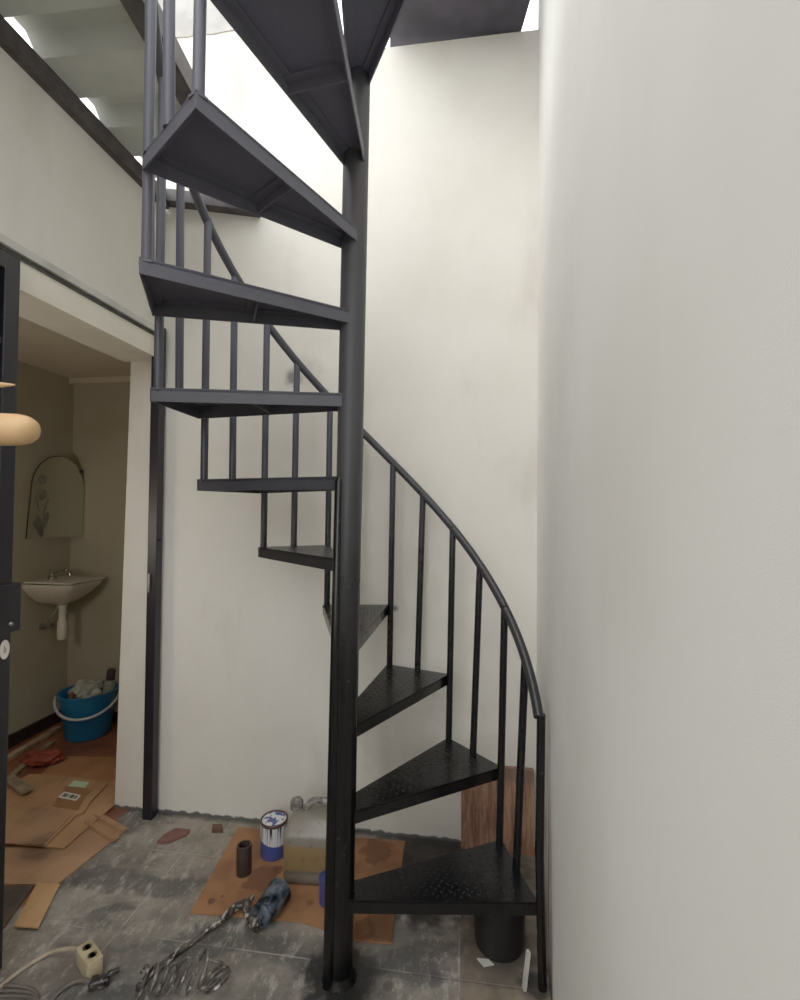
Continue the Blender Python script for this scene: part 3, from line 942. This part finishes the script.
# folded flap ridges lie on the big sheet
fold = []
for i, (a_, b_) in enumerate((((88, 822), (116, 840)), ((97, 815), (125, 831)))):
    p, q = fl(*a_, .008), fl(*b_, .008); d = (q - p).normalized(); n = Vector((-d.y, d.x, 0)) * .016
    bm = B()
    v = [p + n, p - n, q - n, q + n]
    lo = [bm.verts.new(Vector((w.x, w.y, .0072))) for w in v]
    tp = [bm.verts.new(Vector((w.x, w.y, .0085 if j in (0, 3) else .02))) for j, w in enumerate(v)]
    bm.faces.new(lo[::-1]); bm.faces.new(tp)
    for j in range(4): bm.faces.new((lo[j], lo[(j + 1) % 4], tp[(j + 1) % 4], tp[j]))
    tag(ob('cardboard_fold', bm, M['card_a']), ('nearer' if i == 0 else 'farther') + ' of two folded cardboard strips on the corner of the largest sheet', 'cardboard')
sheet([(37, 883), (60, 884), (38, 927.5), (14, 926)], .0085, .004, M['card_d'], 'small ochre cardboard strip sticking out in front of the largest sheet')
sheet([(-20, 887), (34, 885), (2, 930), (-20, 934)], .001, .004, M['card_e'], 'cardboard piece darkened with painted shade beside the ochre strip at the left edge')
sheet([(190, 912), (238, 827), (300, 833), (405, 841), (396, 905), (392, 943), (354, 940), (325, 929), (300, 921)], .001, .005, M['hardboard'], 'stained reddish-brown board under the paint cans and jerrycan', 'hardboard_sheet', 'board')
HB = .006

# ------------------------------------------------------------------ paint things
cc = fl(242, 877, HB); cc.y += .02
rc = thing('paint_roller_core', 'small dark brown open cylinder standing left of the paint can', 'roller', cc)
h = .098
bm = B(); lathe(bm, [(.021, 0), (.0255, 0), (.026, .004), (.026, h - .003), (.0245, h), (.019, h), (.019, .004), (.021, 0)], cc, 28)
ob('sleeve', bm, M['core'], rc, math.radians(40))
bm = B(); lathe(bm, [(0, .0), (.0185, .0), (.0185, h - .03), (.012, h - .012), (.004, h - .014), (0, h - .016)], cc, 20)
ob('fill', bm, M['core_in'], rc, True)

cc = fl(272, 862, HB); cc.y += .048; cc.x -= .006
can = thing('paint_can', 'white and blue paint can with dark paint runs behind the jerrycan', 'paint can', cc)
h = .124; r = .049
bm = B(); lathe(bm, [(0, .0), (r - .002, .0), (r, .003), (r, h)], Vector((0, 0, 0)), 40)
o = ob('can_body', bm, M['canwrap'], None, math.radians(40)); o.location = cc; o.parent = can; o.matrix_parent_inverse = Matrix.Translation(-can.location)
bm = B(); lathe(bm, [(r + .0005, h - .008), (r + .002, h - .004), (r + .002, h + .003), (r - .002, h + .005), (r - .005, h + .001), (r - .006, h - .01)], cc, 40)
ob('can_rim', bm, M['canrim'], can, True)
bm = B(); lathe(bm, [(r - .005, h - .004), (r - .006, h + .001), (r - .012, h + .003), (r - .016, h + .002), (0, h + .002)], Vector((0, 0, 0)), 40)
o = ob('can_lid', bm, M['canlid'], None, math.radians(40)); o.location = cc; o.parent = can; o.matrix_parent_inverse = Matrix.Translation(-can.location)

# jerrycan
jb = Vector((-.300, 1.728, HB)); ja = math.radians(-4)
jer = thing('jerrycan', 'translucent beige jerrycan with a ridged cap and top handle next to the pole', 'jerrycan', jb)
def rrect(hx, hy, z, rd, cx=0., cy=0., n=6):
    out = []
    for q, (sx, sy) in enumerate(((1, 1), (-1, 1), (-1, -1), (1, -1))):
        for k in range(n):
            th = PI / 2 * q + PI / 2 * k / (n - 1)
            out.append(Vector((cx + sx * (hx - rd) + rd * math.cos(th), cy + sy * (hy - rd) + rd * math.sin(th), z)))
    return out
bm = B()
skin(bm, [rrect(.080, .056, .0, .02), rrect(.088, .063, .006, .024), rrect(.09, .065, .02, .025), rrect(.09, .065, .028, .025), rrect(.087, .062, .034, .024), rrect(.087, .062, .042, .024), rrect(.09, .065, .05, .025), rrect(.09, .065, .15, .025),
          rrect(.088, .063, .163, .025), rrect(.083, .056, .176, .025, 0, .004), rrect(.076, .045, .195, .02, 0, .010), rrect(.07, .035, .208, .018, 0, .014), rrect(.055, .024, .213, .014, 0, .016)])
o = ob('can_body', bm, M['jerry'], None, True); o.location = jb; o.rotation_euler.z = ja; o.parent = jer; o.matrix_parent_inverse = Matrix.Translation(-jer.location)
JR = Matrix.Rotation(ja, 3, 'Z')
jp = lambda x, y, z: jb + JR @ Vector((x, y, z))
bm = B()
prof = [(0, 0), (.017, 0)]
b2 = bmesh.new()
lathe(bm, [(.014, -.008), (.014, .002), (.02, .003), (.021, .006), (.021, .03), (.018, .036), (0, .037)], jp(-.062, .018, .206), 24)
for k in range(20):
    th = 2 * PI * k / 20
    box(bm, jp(-.062 + .021 * math.cos(th), .018 + .021 * math.sin(th), .206 + .017), (.004, .004, .024), th)
ob('cap', bm, M['jerrycap'], jer, math.radians(40))
bm = B(); tube(bm, spline([jp(-.03, .014, .200), jp(-.018, .014, .228), jp(.005, .014, .243), jp(.04, .014, .243), jp(.06, .014, .24), jp(.07, .014, .2)], 8), .0115, 14)
ob('handle', bm, M['jerryhandle'], jer, True)
cc = Vector((-.222, 1.605, HB))
tin = thing('small_tin', 'small blue tin mostly hidden behind the stair pole', 'tin', cc)
bm = B(); lathe(bm, [(0, 0), (.031, 0), (.032, .003), (.032, .07), (.033, .073), (.033, .078), (.029, .078), (.029, .074), (0, .074)], cc, 28)
ob('tin_body', bm, M['bluecan'], tin, math.radians(40))
# black pail under the first tread
cc = Vector((.306, 1.462, 0))
pail = thing('black_pail', 'matt black pail standing under the lowest tread', 'pail', cc)
bm = B(); lathe(bm, [(0, .0), (.060, .0), (.069, .006), (.072, .02), (.079, .165), (.082, .168), (.082, .176), (.077, .176), (.067, .02), (0, .012)], cc, 32)
ob('pail_body', bm, M['paintblack'], pail, math.radians(40))
# plank in the corner
bm = B()
pA = fl(463, 852); pA = Vector((.247, yb(.247) - .006, 0)); pB = Vector((.515, yb(.515) - .006, 0))
v = []
for p, lean in ((pA, 0), (pB, 0)):
    pass
q = [pA - Vector((0, .03, 0)), pB - Vector((0, .03, 0)), pB - Vector((0, .012, 0)), pA - Vector((0, .012, 0))]
tq = [pA - Vector((0, .018, 0)), pB - Vector((0, .018, 0)), pB, pA]
hexa(bm, [p.copy() for p in q] + [Vector((p.x, p.y, .31)) for p in tq])
tag(ob('plank', bm, M['plank']), 'rust-brown streaked wooden plank leaning in the far right corner', 'plank')

# spray gun
gz = HB
ca, cb = fl(262, 918, HB + .03), fl(281, 893, HB + .03)
gun = thing('paint_spray_gun', 'paint-spattered spray gun with a silver cup lying on the edge of the board', 'spray gun', Vector((ca.x, ca.y, 0)))
ax = (cb - ca).normalized()
bm = B(); lathe(bm, [(0, 0), (.028, 0), (.035, .004), (.036, .01), (.032, .016), (.035, .02), (.039, .092), (.042, .097), (.042, .108), (.035, .112), (.012, .114), (0, .114)], ca - ax * .012 + Vector((0, 0, .011)), 28, ax)
ob('cup', bm, M['guncup'], gun, math.radians(40))
bm = B()
g_a = ca - ax * .014 + Vector((0, 0, .005))
side = Vector((-ax.y, ax.x, 0))
body = fl(250, 912, HB + .018)
tube(bm, spline([g_a, g_a - ax * .02, body, fl(243, 902, HB + .02)], 6), .011, 12)
tube(bm, [fl(254, 928, HB + .012), fl(249, 918, HB + .018), fl(246, 906, HB + .02), fl(252, 897, HB + .018)], [.008, .012, .0125, .008], 12)
box(bm, fl(257, 926, HB + .014), (.03, .022, .02), .8, bevel=.005)
ob('gun_body', bm, M['gunbody'], gun, math.radians(50))
bm = B(); tube(bm, spline([fl(244, 905, HB + .022), fl(236, 907, HB + .02), fl(228, 914, HB + .016), fl(222, 920, HB + .014)], 6), [.0115] * 19, 12)
ob('grip', bm, M['gunbody'], gun, True)
bm = B(); tube(bm, spline([fl(249, 912, HB + .03), fl(256, 916, HB + .034), fl(259, 924, HB + .026), fl(262, 928, HB + .014)], 6), .004, 8)
ob('trigger', bm, M['guncup'], gun, True)

# air hose: straight lead and coiled end
hose = thing('air_hose', 'paint-spattered coiled air hose with a straight lead running to the spray gun', 'hose', fl(180, 985))
bm = B()
tube(bm, spline([fl(221, 921, HB + .012), fl(200, 936, .012), fl(178, 952, .010), fl(160, 967, .010), fl(146, 978, .010), fl(138, 988, .02)], 8), .0085, 12)
ob('lead', bm, M['hose'], hose, True)
bm = B()
c0, c1 = fl(137, 985, .036), fl(208, 970, .038)
pts = []
turns = 7
d = c1 - c0; dn = d.normalized(); pn = Vector((-dn.y, dn.x, 0))
for i in range(turns * 20 + 1):
    f = i / (turns * 20); th = 2 * PI * turns * f
    rr = .034 + .004 * math.sin(f * 9)
    wob = .008 * math.sin(f * 23)
    pts.append(c0 + d * (f + .012 * math.sin(th * 1.0)) + pn * (rr * math.cos(th) + wob) + Vector((0, 0, rr * math.sin(th) * .92)) + dn * .016 * math.sin(th))
last = pts[-1]
c2 = fl(222, 985, .02)
for i in range(1, 66):
    th = 2 * PI * i / 26; f = i / 65
    c = fl(214 + 4 * f, 974 + 10 * f, .034)
    e = Vector((.03 * math.cos(th), .045 * math.sin(th), .022 * math.cos(th + .8)))
    pts.append(last.lerp(c + e, min(1, i / 6)))
for p in pts: p.z = max(p.z, .006)
tube(bm, pts, .0039, 10)
ob('coil', bm, M['coil'], hose, True)

# extension socket
ec = fl(96, 972)
ea = math.atan2((fl(104, 953) - fl(92, 938)).y, (fl(104, 953) - fl(92, 938)).x)
e1 = (fl(103, 954, .05) - fl(92, 938, .05)); e1n = e1.normalized(); e2n = Vector((-e1n.y, e1n.x, 0))
tc = (fl(76, 948, .05) + fl(92, 938, .05) + fl(103, 954, .05) + fl(88, 966, .05)) / 4
ext = thing('extension_socket', 'dirty cream double extension socket with a black plug on the floor at left', 'extension socket', Vector((tc.x, tc.y, 0)))
ea = math.atan2(e1n.y, e1n.x)
L1 = e1.length + .008; L2 = (fl(76, 948, .05) - fl(92, 938, .05)).length
bm = B(); box(bm, Vector((tc.x, tc.y, .0255)), (L1, L2, .051), ea, bevel=.005)
ob('socket_body', bm, M['cream'], ext, math.radians(50))
bm = B()
def rim(s):
    return [Vector((tc.x, tc.y, 0)) + e1n * x * s + e2n * y * s for x, y in ((-L1 / 2, -L2 / 2), (L1 / 2, -L2 / 2), (L1 / 2, L2 / 2), (-L1 / 2, L2 / 2))]
for k in (-1, 1):
    bm = B(); cc = Vector((tc.x, tc.y, .0512)) + e1n * k * L1 * .22
    lathe(bm, [(0, .0), (L2 * .26, .0), (L2 * .29, .0015), (L2 * .30, .0015), (L2 * .31, 0.0)], cc, 24)
    o = ob('socket_outlet', bm, M['socket'], ext, True)
    for q in (-1, 1):
        bm = B(); lathe(bm, [(0, .0), (.0034, 0.), (.0034, -.002)], cc + e2n * q * .0085 + Vector((0, 0, .0008)), 10)
        ob('pin_hole', bm, M['ink'], o)
bm = B()
pc_ = fl(100, 981, .016)
box(bm, pc_, (.05, .03, .022), .35, bevel=.006)
box(bm, pc_ + Vector((.028, .012, .012)), (.03, .012, .012), .6, bevel=.003)
ob('plug', bm, M['blackplug'], ext, math.radians(50))
bm = B(); tube(bm, spline([fl(77, 949, .04), fl(66, 949, .03), fl(50, 953, .01), fl(32, 963, .006), (fl(12, 977, .006)), fl(-12, 998, .006)], 8), .0055, 10)
ob('cord', bm, M['creamcord'], ext, True, label='cream cord curving to the left edge')
bm = B(); tube(bm, spline([fl(94, 984, .014), fl(82, 980, .012), fl(70, 984, .007), fl(57, 994, .006), fl(46, 1008, .006)], 8), .006, 10)
ob('plug_cord', bm, M['greycord'], ext, True)
bm = B()
for k in range(3):
    tube(bm, spline([fl(-20, 985 + 6 * k, .005), fl(15, 986 + 5 * k, .005), fl(33, 990 + 4 * k, .005), fl(38 - 2 * k, 1000 + 3 * k, .005), fl(30, 1012 + k, .005)], 8), .0042, 8)
tag(ob('grey_cable', bm, M['greycord'], smooth=True), 'grey cable looped side by side on the floor in the bottom left corner', 'cable')

# ------------------------------------------------------------------ small debris
def shard(px, h, mat, name, label, cat):
    bm = B(); pts = [fl(x, y, h) for x, y in px]
    area = sum(pts[i].x * pts[(i + 1) % len(pts)].y - pts[(i + 1) % len(pts)].x * pts[i].y for i in range(len(pts)))
    if area < 0: pts = pts[::-1]
    prism(bm, [p[:2] for p in pts], .0005, h)
    return tag(ob(name, bm, mat), label, cat)
shard([(157, 841), (164, 834), (175, 828), (190, 829), (186, 834), (168, 841)], .012, M['shard'], 'tile_shard', 'reddish-brown broken shard on the tiles near the gate post', 'shard')
shard([(212, 829), (213, 824), (222, 824), (223, 829)], .016, M['debris'], 'rubble_chip', 'small brown rubble chip at the foot of the back wall', 'rubble')
shard([(477, 958), (488, 959), (494, 964), (484, 966)], .004, M['scrap'], 'paper_scrap', 'small white scrap in front of the black pail', 'scrap')
bm = B(); box(bm, Vector((.352, 1.325, .05)), (.008, .012, .1), .2, tilt=Matrix.Rotation(.12, 3, 'Y'))
tag(ob('trim_offcut', bm, M['scrap']), 'thin white plastic offcut standing beside the foot of the front baluster', 'offcut')

# ------------------------------------------------------------------ light
w = bpy.data.worlds.new('overcast_sky'); scene.world = w; w.use_nodes = True
nt = w.node_tree
bg = nt.nodes['Background']
tc_ = nt.nodes.new('ShaderNodeTexCoord'); sep = nt.nodes.new('ShaderNodeSeparateXYZ'); mr = nt.nodes.new('ShaderNodeMapRange')
nt.links.new(tc_.outputs['Generated'], sep.inputs[0]); nt.links.new(sep.outputs['Z'], mr.inputs['Value'])
mix = nt.nodes.new('ShaderNodeMix'); mix.data_type = 'RGBA'
nt.links.new(mr.outputs[0], mix.inputs[0])
mr.inputs['From Min'].default_value = -.05; mr.inputs['From Max'].default_value = .1
mix.inputs[6].default_value = (.12, .115, .11, 1); mix.inputs[7].default_value = (.95, .98, 1.0, 1)
nt.links.new(mix.outputs[2], bg.inputs['Color'])
bg.inputs['Strength'].default_value = 3.2
sd = bpy.data.lights.new('soft_sun', 'SUN'); sd.energy = 1.3; sd.angle = math.radians(50); sd.color = (1, .97, .92)
so = bpy.data.objects.new('soft_sun', sd); COL.objects.link(so)
dirv = Vector((.40, .38, -.83))
so.rotation_euler = dirv.to_track_quat('-Z', 'Y').to_euler()
so.location = (0, 0, 5)
bl = bpy.data.lights.new('bathroom_fill', 'POINT'); bl.energy = 6; bl.shadow_soft_size = .12; bl.color = (1, .88, .74)  # unseen fill light added to brighten the bathroom
blo = bpy.data.objects.new('bathroom_fill', bl); COL.objects.link(blo); blo.location = (-1.72, 1.30, 1.15)
scene.view_settings.view_transform = 'Standard'
scene.view_settings.look = 'None'
scene.view_settings.exposure = 0.0
scene.view_settings.gamma = 1.2
